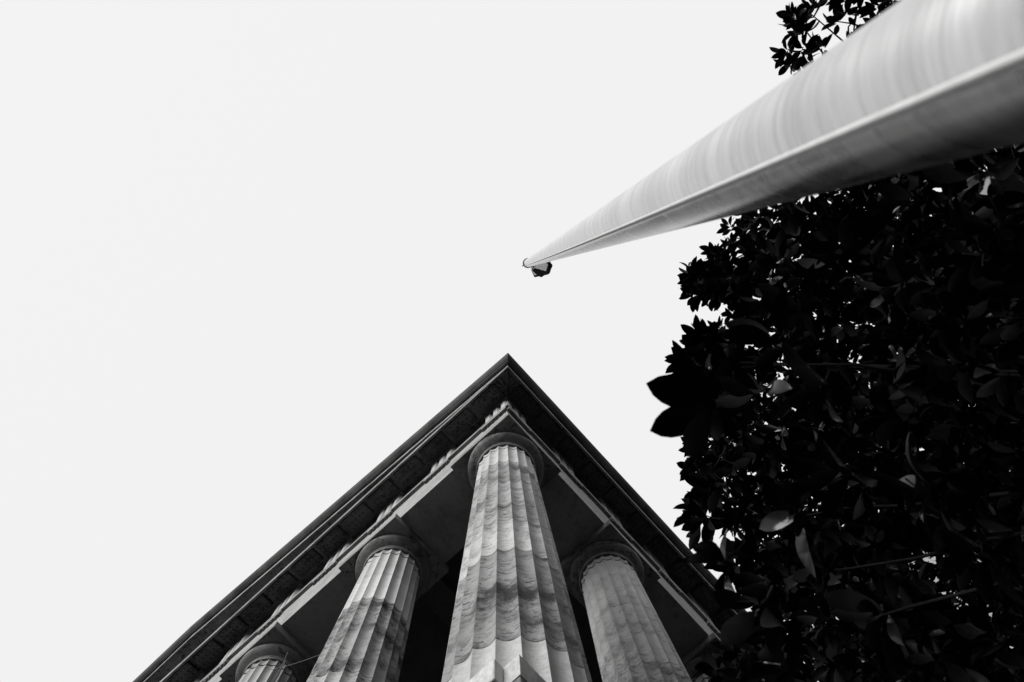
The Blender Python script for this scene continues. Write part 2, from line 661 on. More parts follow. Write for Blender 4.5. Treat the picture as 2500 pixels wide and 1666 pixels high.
def petal(base, tip, wid, hgt, curl):
    base, tip = Vector(base), Vector(tip)
    d = tip - base
    n = Vector((-d.y, d.x, 0)).normalized()
    rings = []
    for i in range(9):
        t = i / 8
        c = base + d * t + n * curl * math.sin(t * math.pi * 0.5) ** 2
        w_ = wid * (0.30 + 0.70 * math.sin(min(1, t * 1.12) * math.pi * 0.62)) * (1.0 if t < 0.95 else 0.35)
        rings.append([c + n * w_ * math.cos(a) + Vector((0, 0, -hgt * math.sin(a))) for a in [math.pi * k / 6 for k in range(7)]])
    pm.loft(rings, False)


dg = Vector((1, -1, 0)).normalized()
for k in range(-4, 5):
    ang = k * R(21)
    dv = Matrix.Rotation(ang, 3, 'Z') @ dg
    L = 0.120 - 0.0105 * abs(k)
    b0 = Vector((0.232, -0.232, 0)) + dv * 0.012
    petal(b0 * S, (b0 + dv * L) * S, 0.0125 * S, 0.016 * S, 0.018 * S * (1 if k > 0 else -1 if k < 0 else 0))
pm.tube([Vector((0.214, -0.214, 0)) * S, Vector((0.236, -0.236, 0)) * S], 0.008 * S, 8)
pm.obj('palmette', 'marble', temple, 60, (0, 0, (Z_SO - 0.012) * S + EYE), (0.44, 0.8))

# ---- flank gutter (sima) in lengths
PO, ZO = 0.4188, 4.64
SIMA = [(0.340, 4.586), (0.371, 4.586), (0.372, 4.592), (0.379, 4.594), (0.384, 4.599), (0.394, 4.606), (0.406, 4.618), (0.4145, 4.632), (PO - 0.001, 4.6385), (PO, ZO), (PO - 0.002, 4.646), (0.340, 4.650)]
u, first = 0.0, True
while u < YB - 1e-6:
    u1 = min(u + (0.72 + jit(.06) if not first else 0.42), YB)
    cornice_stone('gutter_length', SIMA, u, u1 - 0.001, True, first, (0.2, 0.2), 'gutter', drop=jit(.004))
    u, first = u1, False

# ---- pediment: raking cornice and sima up to the ridge and down the far side
RAKE = [(FZ + 0.002, 4.53), (0.342, 4.528), (0.346, 4.501), (0.3585, 4.50), (0.3585, 4.572), (0.350, 4.580), (FZ + 0.002, 4.583)]


def rake_run(name, prof, mat, lens, gap, tone):
    u, first = 0.0, True
    uref = 0.42
    while u > XR + 1e-6:
        u1 = max(u - (lens + jit(.06) if not first else lens * 0.6), XR)
        if u1 - XR < 0.15:
            u1 = XR
        cornice_stone(name, prof, u, u1 + (gap if u1 > XR else 0), False, first, tone(), mat, jit(.0035), SLOPE, uref)
        u, first = u1, False
    u = XR
    while u > XL - 0.42:
        u1 = max(u - lens - jit(.06), XL - 0.42)
        # beyond the ridge the line falls: z = z(ridge) - slope * distance
        b = MB()
        rings = []
        for uu in (u, u1 + gap):
            ring = [P(uu, -p, z + SLOPE * (uref - XR) - SLOPE * (XR - uu)) for p, z in prof]
            rings.append(ring[::-1])
        b.loft(rings, True, True, True)
        b.obj(name, mat, temple, None, (0, 0, 0), tone())
        u = u1


rake_run('raking_cornice_stone', RAKE, 'marble', 0.78, 0.0012, lambda: (0.48 + jit(.05), 0.8))
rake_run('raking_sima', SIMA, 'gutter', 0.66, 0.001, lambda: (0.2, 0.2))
zr = SLOPE * (0.42 - XR)
tym = MB()
tri = [(XL - 0.05, 4.602), (0.05, 4.602), (0.05, 4.53 + SLOPE * 0.37 + 0.02), (XR, 4.54 + zr), (XL - 0.05, 4.53 + SLOPE * 0.37 + 0.02)]
v = [P(x, y, z) for y in (-FZ - 0.004, -FZ + 0.08) for x, z in tri]
n = len(tri)
tym.add(v, [tuple(range(n)), tuple(range(2 * n - 1, n - 1, -1))] + [((i + 1) % n, i, n + i, n + (i + 1) % n) for i in range(n)])
tym.obj('tympanum', 'marble', temple, None, (0, 0, 0), (0.45, 0.8))
# roof slopes
for sgn in (0, 1):
    rf = MB()
    xa = 0.345 if sgn == 0 else XL - 0.345
    za = 4.66
    zb = za + SLOPE * abs(XR - xa)
    vs = []
    for dz in (0, 0.03):
        vs += [P(xa, -0.335, za + dz), P(XR, -0.335, zb + dz), P(XR, YB, zb + dz), P(xa, YB, za + dz)]
    rf.add(vs, [(0, 3, 2, 1), (4, 5, 6, 7), (0, 1, 5, 4), (1, 2, 6, 5), (2, 3, 7, 6), (3, 0, 4, 7)])
    rf.obj('roof', 'roof', temple)
# inside: ceiling, cella walls, back
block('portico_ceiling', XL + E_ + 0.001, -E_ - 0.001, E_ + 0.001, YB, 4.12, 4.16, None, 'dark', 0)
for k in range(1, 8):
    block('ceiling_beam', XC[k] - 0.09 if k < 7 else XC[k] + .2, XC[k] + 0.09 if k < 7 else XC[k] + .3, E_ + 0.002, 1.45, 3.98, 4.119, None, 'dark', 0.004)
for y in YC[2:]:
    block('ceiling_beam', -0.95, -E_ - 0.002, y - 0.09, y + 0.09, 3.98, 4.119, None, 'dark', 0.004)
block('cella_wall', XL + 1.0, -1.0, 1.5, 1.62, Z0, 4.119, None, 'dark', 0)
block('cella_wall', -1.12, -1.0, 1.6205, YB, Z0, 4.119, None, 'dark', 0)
# podium: stylobate stones over granite courses
zs0 = 1.077
b = MB()
b.prism([(-0.4 * S, -0.345 * S), (0.30 * S, -0.345 * S), (0.30 * S, 0.36 * S), (-0.4 * S, 0.36 * S)], zs0 * S + 0.006, Z0 * S)
b.obj('stylobate_stone', 'granite', temple, None, (0, 0, EYE))
block('stylobate_stone', -0.395, 0.2611, -0.371, -0.3455, zs0 + 0.0025, Z0, None, 'granite', 0.004)
u = -0.4
while u > XL - 0.3:
    u1 = max(u - 0.7, XL - 0.345)
    block('stylobate_stone', u1 + 0.001, u - 0.001, -0.371, 0.36, zs0 + 0.0025, Z0, None, 'granite', 0.004)
    u = u1
    if u <= XL - 0.344:
        break
u = 0.36
while u < YB - 1e-6:
    u1 = min(u + 0.7, YB)
    block('stylobate_stone', -0.4, 0.30, u + 0.001, u1 - 0.001, zs0 + 0.0025, Z0, None, 'granite', 0.004)
    u = u1
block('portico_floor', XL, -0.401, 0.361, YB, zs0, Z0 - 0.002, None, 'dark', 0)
zc = zs0
k = 0
while zc > -EYE / S + 0.01:
    z1 = max(zc - 0.2, -EYE / S - 0.02)
    off = 0.35 if k % 2 else 0.7
    u = 0.30
    first = True
    while u > XL - 0.3:
        u1 = max(u - (off if first else 0.7), XL - 0.34)
        first = False
        if u > -2.5:
            block('podium_block', u1 + 0.0006, u - 0.0006, -0.345, -0.10, z1 + 0.0006, zc - 0.0006, None, 'granite_low', 0.004)
        else:
            block('podium_block', XL - 0.34, u - 0.0006, -0.345, -0.10, z1 + 0.0006, zc - 0.0006, None, 'granite_low', 0.004)
            break
        u = u1
    u = -0.0995
    first = True
    while u < YB - 1e-6:
        u1 = min(u + (off + .1 if first else 0.7), YB)
        first = False
        if u < 2.4:
            block('podium_block', 0.05, 0.30, u + 0.0006, u1 - 0.0006, z1 + 0.0006, zc - 0.0006, None, 'granite_low', 0.004)
        else:
            block('podium_block', 0.05, 0.30, u + 0.0006, YB, z1 + 0.0006, zc - 0.0006, None, 'granite_low', 0.004)
            break
        u = u1
    zc = z1
    k += 1

# ------------------------------------------------------------------ wires by the third column
wr = MB()
wa, wb_ = Vector(P(-0.93 + 0.06, -0.16, 2.72)), Vector(P(-1.60, -0.16, 3.34))
pts = []
for i in range(13):
    t = i / 12
    p = wa.lerp(wb_, t)
    p.z -= 0.05 * math.sin(math.pi * t)
    pts.append(p)
wr.tube(pts, 0.0035, 6)
for dx, dz0, dz1 in ((0.0, -0.55, 0.12), (0.05, -0.6, 0.22), (-0.045, -0.5, 0.05), (0.09, -0.45, 0.02)):
    q0 = Vector(P(-1.50, -0.14, 3.3)) + Vector((dx, jit(.03), 0))
    wr.tube([q0 + Vector((0, 0, dz0 * 1.3)), q0 + Vector((jit(.02), jit(.02), dz0 * 0.3)), q0 + Vector((0, 0, dz1))], 0.006, 6)
tag(wr.obj('lamp_wire', 'wire'), 'thin dark wires strung between the second and third front columns', 'wire')

# ------------------------------------------------------------------ flagpole
PD, PAZ = 0.6, R(18.174)
foot = Vector((CAM.x + PD * math.cos(PAZ), CAM.y + PD * math.sin(PAZ), 0))
lean = Vector((-0.00295, 0.00426, 1.0))
fp = empty('flagpole', foot)
tag(fp, 'tall tapered metal flagpole rising close beside the viewer', 'flagpole')


def pole_c(h):                   # h above the ground; relative to the foot
    d = h - EYE
    return Vector((lean.x * d, lean.y * d, h))


def pole_r(h):
    return 0.17786 * PD - 0.003037 * (h - EYE)


HT = EYE + 19.7 * PD
pb = MB()
rings = []
for i in range(41):
    h = HT * i / 40
    c, r = pole_c(h), pole_r(h)
    rings.append([c + Vector((r * math.cos(a), r * math.sin(a), 0)) for a in [2 * math.pi * k / 96 for k in range(96)]])
pb.loft(rings, True, True, True)
pb.obj('shaft', 'pole', fp, 40)
cb = MB()
cb.lathe([(0.30, 0), (0.30, 0.03), (0.17, 0.09), (0.125, 0.14), (0.118, 0.22)], 48)
cb.obj('base_collar', 'pole', fp, 35)
for k, (aa, out, rr) in enumerate(((-168.6, 0.0075, 0.0056), (-172.2, 0.0050, 0.0040))):
    hb = MB()
    pts = []
    for i in range(30):
        h = 0.9 + (HT - 0.9 - 0.05) * i / 29
        d_ = (h - EYE) / PD
        a = R(aa - 10.0 * (1 - math.exp(-max(0, d_ - 1.2) / 5.0)) - k * 1.6 * (i / 29))
        r = pole_r(h) + out
        pts.append(pole_c(h) + Vector((math.cos(a) * r, math.sin(a) * r, 0)))
    hb.tube(pts, rr, 8)
    hb.obj('halyard', 'rope', fp, 60)
kb = MB()
kb.box(-0.02, 0.02, -0.012, 0.012, -0.09, 0.09)
cl = kb.obj('cleat', 'cap', fp, None, pole_c(1.0) + Vector((-pole_r(1.0) - 0.012, -0.01, 0)))
tk = MB()
rt = pole_r(HT)
tk.lathe([(rt * 0.7, -0.02), (rt * 1.12, 0.0), (rt * 1.28, 0.03), (rt * 1.28, 0.10), (rt * 0.8, 0.15), (rt * 0.3, 0.18)], 40)
tk.obj('truck_cap', 'cap', fp, 35, pole_c(HT + 0.02))
pu = MB()
pu.lathe([(0.035, -0.008), (0.028, 0), (0.035, 0.008)], 20)
pl_ = pu.obj('pulley', 'cap', fp, 40, pole_c(HT - 0.03) + Vector((-rt - 0.02, -0.02, 0)))
pl_.rotation_euler = (R(90), 0, R(20))

# flag hanging limp at the top
fl = empty('flag', foot + pole_c(HT - 0.1))
tag(fl, 'limp flag hanging in folds at the top of the flagpole', 'flag')
FLAG_L = 1.15
FD = Vector((0.16, 0.98, 0))
FN = Vector((0.98, -0.16, 0))


def flag_part(name, mat, k0, k1, t0, t1, nz, nu, grow=0.0):
    b = MB()
    out = []
    for i in range(nz + 1):
        k = k0 + (k1 - k0) * i / nz
        ring = []
        for j in range(nu + 1):
            t = t0 + (t1 - t0) * j / nu
            a = R(200) + t * R(318)
            sp = 0.04 + 0.125 * k ** 0.7
            fold = 1 + (0.09 * math.sin(a * 3.0 + 1.1) + 0.06 * math.sin(a * 8 + 2 * k)) * k
            q = FD * (0.11 + 0.09 * k + math.cos(a) * sp * fold * 0.8) + FN * (math.sin(a) * (sp + grow) * fold * 1.1 + 0.04 * k)
            ring.append((q.x, q.y, -FLAG_L * k + 0.10 * k * math.cos(a + 0.7)))
        out.append(ring)
    b.loft(out, False)
    return b.obj(name, mat, fl, 60)


flag_part('cloth', 'flag_light', 0.0, 0.72, 0.0, 0.30, 10, 20)
flag_part('dark_stripe', 'flag_dark', 0.0, 0.72, 0.30, 0.52, 10, 16)
flag_part('cloth', 'flag_light', 0.0, 0.72, 0.52, 0.74, 10, 16)
flag_part('dark_stripe', 'flag_dark', 0.0, 0.72, 0.74, 1.0, 10, 18)
flag_part('hem_band', 'flag_dark', 0.72, 1.0, 0.0, 1.0, 4, 60)
hb = MB()
hb.tube([(0.02, 0.0, 0.02), (0.03, 0.12, 0.0)], 0.006, 6)
hb.obj('clip', 'cap', fl, None)
EDGE_CLUMPS = [
    (4.63,-0.27,9.93,0.34),(4.4,-0.32,10.02,0.25),(4,-0.28,9.59,0.27),(3.45,-0.47,8.72,0.2),(3.13,-0.72,8.11,0.12),
    (3.41,-0.1,8.1,0.13),(3.18,-0.81,7.91,0.1),(3.34,-0.49,8.23,0.1),(2.57,-0.75,6.23,0.05),(2.36,-0.8,5.97,0.04),
    (2.17,-1.13,4.51,0.04),(2.09,-1.11,4.3,0.03),(2.26,-1.01,4.99,0.08),(2.13,-0.44,5.86,0.07),(2.64,-0.58,6.49,0.08),
    (2.47,-0.75,6.14,0.05),(2.58,-0.51,6.26,0.12),(2.13,0.38,7.04,0.15),(2.1,0.41,7.58,0.09),(1.89,-0.05,5.93,0.08),
    (1.71,-0.04,5.7,0.07),(1.89,0.29,5.98,0.12),(1.64,0.56,6.05,0.05),(1.78,0.23,5.55,0.07),(1.78,0.18,5.11,0.09),
    (1.3,0.83,5.6,0.11),(1.08,0.89,5.78,0.07),(1.57,0.54,5.22,0.13),]
HIGH_CLUMPS = [
    (4.88,-1.97,6.97,0.09),(4.74,-1.83,6.81,0.1),(4.81,-1.81,7.23,0.07),(5.01,-1.98,7,0.1),(4.79,-1.62,6.88,0.13),
    (5.19,-1.68,7,0.14),(5.05,-1.52,6.83,0.12),(5.15,-1.87,6.8,0.12),(5.25,-1.63,6.71,0.13),(5.54,-1.65,6.75,0.24),
    (5.52,-1.32,6.85,0.28),(5.23,-1.29,7.04,0.2),(5.79,-1.45,6.67,0.33),(5.7,-0.87,6.76,0.37),(5.57,-0.63,7.29,0.39),
    (5.5,-0.5,7.91,0.38),(5.31,-0.33,8.55,0.35),(5.58,-0.38,6.7,0.41),(5.91,-0.94,6.34,0.48),(5.44,-0.31,7.04,0.34),
    (5.52,0.06,7.1,0.39),(5.58,-0.1,6.6,0.45),(5.81,-0.29,6.36,0.49),(5.23,-0.24,7.27,0.3),(5.21,-0.19,7.86,0.32),
    (4.94,0.03,6.23,0.34),]
INNER_CLUMPS = [
    (4.26,-0.57,8.58,0.35),(5.04,0.02,9.85,0.43),(5.39,0.08,9.17,0.41),(5.59,0.42,9.27,0.42),(5.53,0.35,8.46,0.38),
    (5.62,0.69,7.9,0.37),(6.47,1.16,8.6,0.42),(6.95,1.48,8.94,0.45),(3.99,-0.39,9.1,0.38),(4.98,0.46,10.62,0.46),
    (4.85,0.25,9.05,0.39),(4.75,0.14,8.29,0.36),(4.86,0.42,7.95,0.35),(5.51,0.9,8.34,0.39),(5.71,1.15,8.12,0.39),
    (5.51,1.07,7.45,0.36),(6.72,1.89,8.48,0.44),(3.59,-0.45,8.81,0.36),(3.74,0.07,9.03,0.37),(4.72,1.02,10.46,0.46),
    (4.76,0.76,9.37,0.41),(5.38,1.23,9.57,0.44),(4.8,0.94,7.85,0.36),(5.48,1.31,8.25,0.39),(5.5,1.62,8.07,0.39),
    (5.76,1.71,7.77,0.39),(5.63,1.46,7.22,0.36),(3.82,0.49,8.98,0.38),(4.21,1.05,9.26,0.4),(5.01,1.54,10.08,0.46),
    (5.09,1.78,9.72,0.45),(5.45,2.21,9.68,0.46),(4.94,1.52,7.69,0.36),(6.03,2.41,8.93,0.45),(6.34,2.83,8.99,0.47),
    (5.87,2.43,7.68,0.4),(3.1,0.48,9.59,0.4),(3.65,1.23,10.8,0.47),(3.88,1.3,9.37,0.41),(4.04,1.12,8.76,0.38),
    (4.32,1.66,8.66,0.39),(4.88,2.23,9.13,0.43),(4.83,2.01,8.25,0.39),(5.27,2.24,8.28,0.41),(5.22,2.23,7.69,0.39),
    (5.74,2.75,7.97,0.42),(5.47,2.34,7.3,0.38),(2.71,1.08,10.54,0.45),(2.88,1.05,9.26,0.39),(3.45,1.8,10.17,0.45),
    (3.76,2.11,10.07,0.45),(4.21,2.56,9.97,0.46),(4.05,1.71,8.14,0.37),(4.52,2.4,8.5,0.41),(5.01,2.85,8.8,0.44),
    (5.04,2.77,8.35,0.42),(5.43,2.95,8.15,0.42),(5.71,3.27,8.08,0.44),(2.36,1.02,8.98,0.38),(2.71,1.13,8.41,0.36),
    (3.06,1.27,8.32,0.36),(3.34,1.61,8.44,0.37),(3.87,2.12,8.86,0.41),(4.16,2.62,8.83,0.42),(3.94,2.03,7.46,0.35),
    (4.62,2.66,8.06,0.4),(4.68,2.81,7.79,0.4),(4.66,2.48,7.11,0.36),(5.43,3.3,7.71,0.42),(2.26,1.94,9.73,0.43),
    (2.77,2.02,9.51,0.42),(3.13,2.95,10.02,0.46),(3.63,2.97,9.68,0.46),(3.73,2.63,8.88,0.42),(4.17,2.98,8.71,0.43),
    (4.3,2.93,8.06,0.4),(4.88,3.8,8.94,0.47),(4.98,3.99,8.53,0.46),(5.45,4.11,8.43,0.47),(2.24,2.09,9.19,0.41),
    (2.45,2.31,8.95,0.4),(2.91,3.11,9.53,0.45),(3.06,2.47,8.25,0.38),(3.44,2.73,7.88,0.38),(4.16,3.84,9.23,0.47),
    (4.04,3.29,8.01,0.41),(4.54,3.87,8.24,0.44),(4.33,3.25,7.31,0.39),(4.65,3.3,7.1,0.39),(2.17,2.16,8.5,0.38),
    (2.41,3.4,9.57,0.46),(2.98,3.32,9.23,0.44),(3.16,3.5,8.84,0.43),(3.63,4,9,0.46),(3.89,4.02,8.7,0.45),
    (4.15,4.1,8.48,0.45),(4.2,4.07,8,0.43),(4.67,4.26,7.93,0.44),(1.88,3.33,9.41,0.45),(2.33,3.51,9.29,0.45),
    (2.56,2.63,7.43,0.35),(3.08,4.39,9.07,0.47),(3.55,4.15,8.66,0.45),(3.78,3.49,7.28,0.39),(4.25,4.15,7.6,0.42),
    (1.83,3.88,9.21,0.45),(2.12,3.1,8.02,0.39),(2.65,4.35,8.97,0.46),(2.97,4.03,8.4,0.43),(3.52,4.27,7.77,0.42),
    (3.49,3.68,7.04,0.38),(3.71,3.56,6.63,0.37),(1.14,2.55,7.7,0.36),(1.54,2.73,7.71,0.37),(1.83,4.14,9,0.45),
    (2.15,4.2,8.67,0.44),(2.22,3.11,7.14,0.36),(2.61,4.37,8.06,0.43),(3.2,4.92,8.46,0.47),(3.09,3.64,6.77,0.37),
    (3.44,3.84,6.8,0.38),(1.23,3.71,8.16,0.41),(1.65,4.25,8.44,0.44),(2,3.12,7.07,0.36),(2.39,4.74,8.46,0.46),
    (2.44,3.37,6.66,0.35),(2.84,4.63,7.53,0.42),(2.99,3.7,6.57,0.36),(3.35,4.25,6.9,0.4),(2.67,4.77,7.58,0.43),
    (3,4.05,6.54,0.38),(4.27,-0.5,7.53,0.35),(4.55,-0.39,7.27,0.35),(4.59,-0.13,6.59,0.32),(4.48,-0.31,5.81,0.28),
    (4.54,-0.13,5.65,0.28),(5.09,0.46,6.21,0.33),(3.22,-0.84,6.54,0.28),(3.78,-0.63,7.05,0.32),(3.98,-0.38,6.92,0.32),
    (3.96,-0.41,6.08,0.28),(4.62,0.2,6.62,0.33),(4.29,0.04,5.82,0.29),(4.94,0.48,6.37,0.33),(3.5,-0.14,7.71,0.35),
    (3.77,-0.06,6.98,0.32),(3.76,-0.12,6.24,0.29),(4.44,0.49,7.22,0.36),(4.13,0.23,5.93,0.29),(4.19,0.26,5.76,0.29),
    (4.47,0.61,5.8,0.3),(4.37,0.52,5.39,0.28),(3.46,0.26,7.64,0.36),(3.61,0.55,7.24,0.35),(3.81,0.54,6.68,0.32),
    (4.4,1.21,7.3,0.38),(4.07,0.7,6.03,0.3),(4.16,0.65,5.65,0.29),(4.39,0.81,5.76,0.3),(2.56,-0.35,6.53,0.28),
    (2.99,0.48,7.9,0.37),(3.12,0.35,6.51,0.3),(3.38,0.53,6.58,0.31),(3.81,1.17,7.26,0.36),(4.04,1.03,6.51,0.33),
    (4.01,1.14,6.24,0.32),(3.99,0.95,5.5,0.29),(4.36,1.42,5.88,0.33),(2.46,0.58,7.21,0.33),(2.71,0.37,6.3,0.29),
    (2.94,0.46,6.09,0.28),(3.53,1.1,6.79,0.34),(3.45,1.15,6.32,0.32),(3.6,0.96,5.91,0.3),(4.2,1.74,6.51,0.36),
    (3.97,1.24,5.64,0.3),(2.13,0.78,7.81,0.36),(2.38,0.42,6.48,0.29),(2.66,1.41,7.58,0.37),(2.79,1.03,6.42,0.31),
    (3.23,1.57,6.68,0.34),(3.23,0.93,5.57,0.28),(3.46,1.25,5.7,0.3),(3.55,1.11,5.34,0.28),(4.01,1.76,5.81,0.33),
    (2.01,1.48,7.65,0.37),(2.27,1.24,6.87,0.33),(2.65,1.45,6.82,0.34),(2.78,1.27,6.16,0.31),(3.03,1.38,6.19,0.31),
    (3.39,2.08,6.46,0.35),(3.31,1.62,5.68,0.31),(3.98,2.25,6.18,0.36),(1.92,1.25,6.84,0.33),(2.35,2.01,7.4,0.38),
    (2.36,1.02,5.71,0.28),(2.8,1.91,6.6,0.35),(3.33,2.2,6.31,0.35),(3.31,1.95,5.65,0.32),(2.1,1.18,5.76,0.28),
    (2.36,2.43,6.83,0.37),(3.21,2.88,6.48,0.38),(3.12,1.7,5.22,0.29),(1.43,1.15,5.78,0.28),(1.59,2.45,7.04,0.38),
    (1.88,2.2,6.44,0.34),(2.38,2.39,6.37,0.35),(2.45,1.69,5.37,0.29),(2.62,1.7,5.3,0.29),(2.75,1.83,5.16,0.29),
    (1.3,2.57,6.94,0.38),(1.61,1.41,5.59,0.28),(1.85,2.11,6.01,0.32),(2.09,1.76,5.29,0.29),(2.35,2.24,5.6,0.32),
    (2.53,2.32,5.49,0.32),(3.03,3.3,6.05,0.38),]
LOW_CLUMPS = [
    (3.55,-0.8,5,0.23),(3.93,-0.6,5.17,0.25),(3.89,-0.54,4.54,0.22),(3.13,-0.94,5.62,0.25),(3.1,-0.94,4.87,0.21),
    (3.46,-0.37,5.08,0.24),(3.42,-0.46,4.48,0.21),(3.54,-0.4,4.24,0.2),(2.93,-0.53,5.33,0.24),(3.34,-0.18,5.66,0.27),
    (3.2,-0.37,4.53,0.21),(3.58,0.19,4.91,0.25),(3.75,0,4.46,0.23),(2.46,-0.18,5.46,0.25),(2.74,-0.46,4.68,0.2),
    (3.23,0.29,5.3,0.26),(3.18,0.2,4.61,0.23),(3.65,0.66,4.85,0.26),(2.5,-0.02,5.05,0.23),(2.57,0.03,4.8,0.22),
    (2.88,0.08,4.5,0.21),(3.14,0.32,4.54,0.23),(1.94,0.33,5.15,0.24),(2.3,0.55,5.43,0.26),(2.6,0.23,4.5,0.21),
    (2.88,0.77,4.87,0.25),(2.81,0.45,4.17,0.21),(1.76,0.34,4.82,0.23),(2.14,0.66,4.85,0.24),(2.66,1.03,4.65,0.25),
    (2.88,1.08,4.48,0.25),(1.43,0.61,4.94,0.24),(1.89,0.68,4.72,0.24),(1.98,0.66,4.48,0.23),(2.26,0.85,4.43,0.23),
    (2.46,0.96,4.13,0.23),]
FAR_CLUMPS = [
    (4.07,4.04,4.79,0.55),(7.29,-0.39,4.57,0.55),(4.75,2.6,3.2,0.55),(4.14,1.79,3.89,0.55),(6.23,2.7,5.71,0.55),
    (3.98,0.15,3.26,0.55),(2.64,0.76,2.08,0.55),(6.23,2.65,7.12,0.55),(4.72,2.63,3.01,0.55),(5.02,4.58,4.69,0.55),
    (6.25,3.46,7.05,0.55),(4.9,3.58,3.69,0.55),(6.67,2.93,3.5,0.55),(6.83,1.85,9.3,0.55),(5.43,3.78,7.53,0.55),
    (7.14,2.26,4.66,0.55),(5.38,-0.15,3.97,0.55),(4.23,3.18,2,0.55),(2.81,-0.34,2.77,0.55),(5.08,2.85,9.25,0.55),
    (6.31,1,6.63,0.55),(7.33,1.77,7.14,0.55),(4.12,4.29,6.78,0.55),(7.04,1.35,4.09,0.55),(5.92,0.98,2.28,0.55),
    (4.93,4.3,3.89,0.55),(7.74,2.23,5.77,0.55),(6.63,2.89,6.84,0.55),(3.07,3.61,3.9,0.55),(7.15,0.77,7.29,0.55),
    (5.23,2.85,4.61,0.55),(2.78,2.13,3.53,0.55),(6.32,1.7,7.41,0.55),(3.02,2.55,2.99,0.55),(6.03,-0.83,4.97,0.55),
    (5.4,0.47,3.08,0.55),(6.01,2.6,2.89,0.55),(6.61,1.11,8.16,0.55),(3.44,2.26,1.82,0.55),(7.9,2,7.17,0.55),
    (5.45,-1.29,3.4,0.55),(6.53,-1.6,4.86,0.55),(7.13,2.34,5.47,0.55),(5.25,1.95,2.14,0.55),(3.58,0.32,4.13,0.55),
    (7.76,0.99,5.68,0.55),(6.48,3.88,6.41,0.55),(5.84,2.52,6.14,0.55),(4.52,3.33,2.6,0.55),(5.15,4.4,7.24,0.55),
    (4.34,-1.13,2.59,0.55),(3.17,4.11,6.52,0.55),(6.16,2.51,5.38,0.55),(5.73,2.08,3.92,0.55),(6.1,0.7,8.68,0.55),
    (5.34,3.2,5.7,0.55),(5.9,0.56,2.26,0.55),(3.78,3.3,6.05,0.55),(5.33,4.04,3.21,0.55),(3.26,4.23,4.87,0.55),
    (5.81,0.13,1.83,0.55),(4.78,3.04,2.64,0.55),(7.31,2.07,6.46,0.55),(4.91,3.67,7.92,0.55),(6.21,3.26,6.82,0.55),
    (7.33,1.14,4.76,0.55),(6.76,2.35,9.04,0.55),(7.16,-0.75,4.92,0.55),(3.24,2.81,2.37,0.55),(3.75,2.41,4.35,0.55),
    (7.51,0.5,3.69,0.55),(6.33,0.46,5.47,0.55),(7.25,2.24,3.28,0.55),(5.49,1.84,2.82,0.55),(3.8,3.72,5.64,0.55),
    (3.41,3.65,5.34,0.55),(3.88,0.57,3.87,0.55),(4.36,3.61,3.93,0.55),(2.79,0.49,3.16,0.55),(5.45,3.17,5.55,0.55),
    (7.01,0.11,5.52,0.55),(7.45,-0.1,5.18,0.55),(6.4,0.34,4.18,0.55),(6.24,0.37,2.87,0.55),(6.23,1.26,6.66,0.55),
    (6.43,1.64,5.07,0.55),(3.56,2.53,2.32,0.55),(2.39,2.69,4.53,0.55),(5.12,2.89,5.29,0.55),(4.88,2.83,2.4,0.55),
    (4.93,3.3,3.39,0.55),(7.8,1.93,6.13,0.55),(5.89,2.63,7.25,0.55),(4.77,2.85,4.81,0.55),(5.43,2.32,9.57,0.55),
    (5.49,1.33,8.02,0.55),(6.97,-0.35,3.9,0.55),(5.87,1.96,5.03,0.55),(6.13,-0.79,4.23,0.55),(2.75,2.54,4.1,0.55),
    (6.08,3.48,7.6,0.55),(4.71,2.25,7.88,0.55),(3.42,3.99,6.39,0.55),(2.29,2.78,6.05,0.55),(5.38,3.62,3.23,0.55),
    (4.91,3.17,4.72,0.55),(6.27,0.54,4.43,0.55),(2.64,3.17,4.95,0.55),(4.97,-2.01,4.11,0.55),(5.07,-1.71,3.79,0.55),
    (3.41,2.77,5.63,0.55),(6.73,3.74,5.58,0.55),(7.73,2.23,7,0.55),(6.86,3.27,8.32,0.55),(6.4,0.91,8.4,0.55),
    (5.12,2.58,3.5,0.55),(3.57,4.43,5.52,0.55),(7.02,2.61,5.62,0.55),(6.25,-0.1,4.1,0.55),(5.7,2.01,9.43,0.55),
    (6.27,1.3,5,0.55),(7.44,0.56,3.24,0.55),(7.91,1.81,6.41,0.55),(7.75,1.47,4.5,0.55),(2.9,2.16,3.98,0.55),
    (4.64,4.49,7.84,0.55),(5.11,3.24,5.21,0.55),(4.49,3.23,7.11,0.55),(4.9,0.74,1.86,0.55),(6.17,3.58,8.78,0.55),
    (5.71,1.28,2.39,0.55),(4.22,1.08,3.18,0.55),(5.23,3.81,5.57,0.55),(6.47,1.09,7.52,0.55),(4.6,2.61,2.89,0.55),
    (7.26,1.01,6.27,0.55),(5.77,3.32,6.31,0.55),(3.04,3.38,6.1,0.55),(6.61,-1.58,4.88,0.55),(6.96,0.48,5.39,0.55),
    (3.77,1.24,2.86,0.55),(3.98,-0.85,4.6,0.55),(6.17,2.15,5.32,0.55),(4.39,0.52,2.76,0.55),(4.74,4.02,3.81,0.55),
    (5.31,0.58,2.72,0.55),(6.39,-0.11,4.68,0.55),(3.77,2.84,5.82,0.55),(4.21,-0.64,4.8,0.55),(5.14,-0.82,4.59,0.55),]

# ------------------------------------------------------------------ magnolia tree
TRUNK = Vector((4.7, 1.15, 0))
tree = empty('magnolia_tree', TRUNK)
tag(tree, 'dark magnolia tree with broad glossy leaves overhanging the corner of the temple', 'tree')


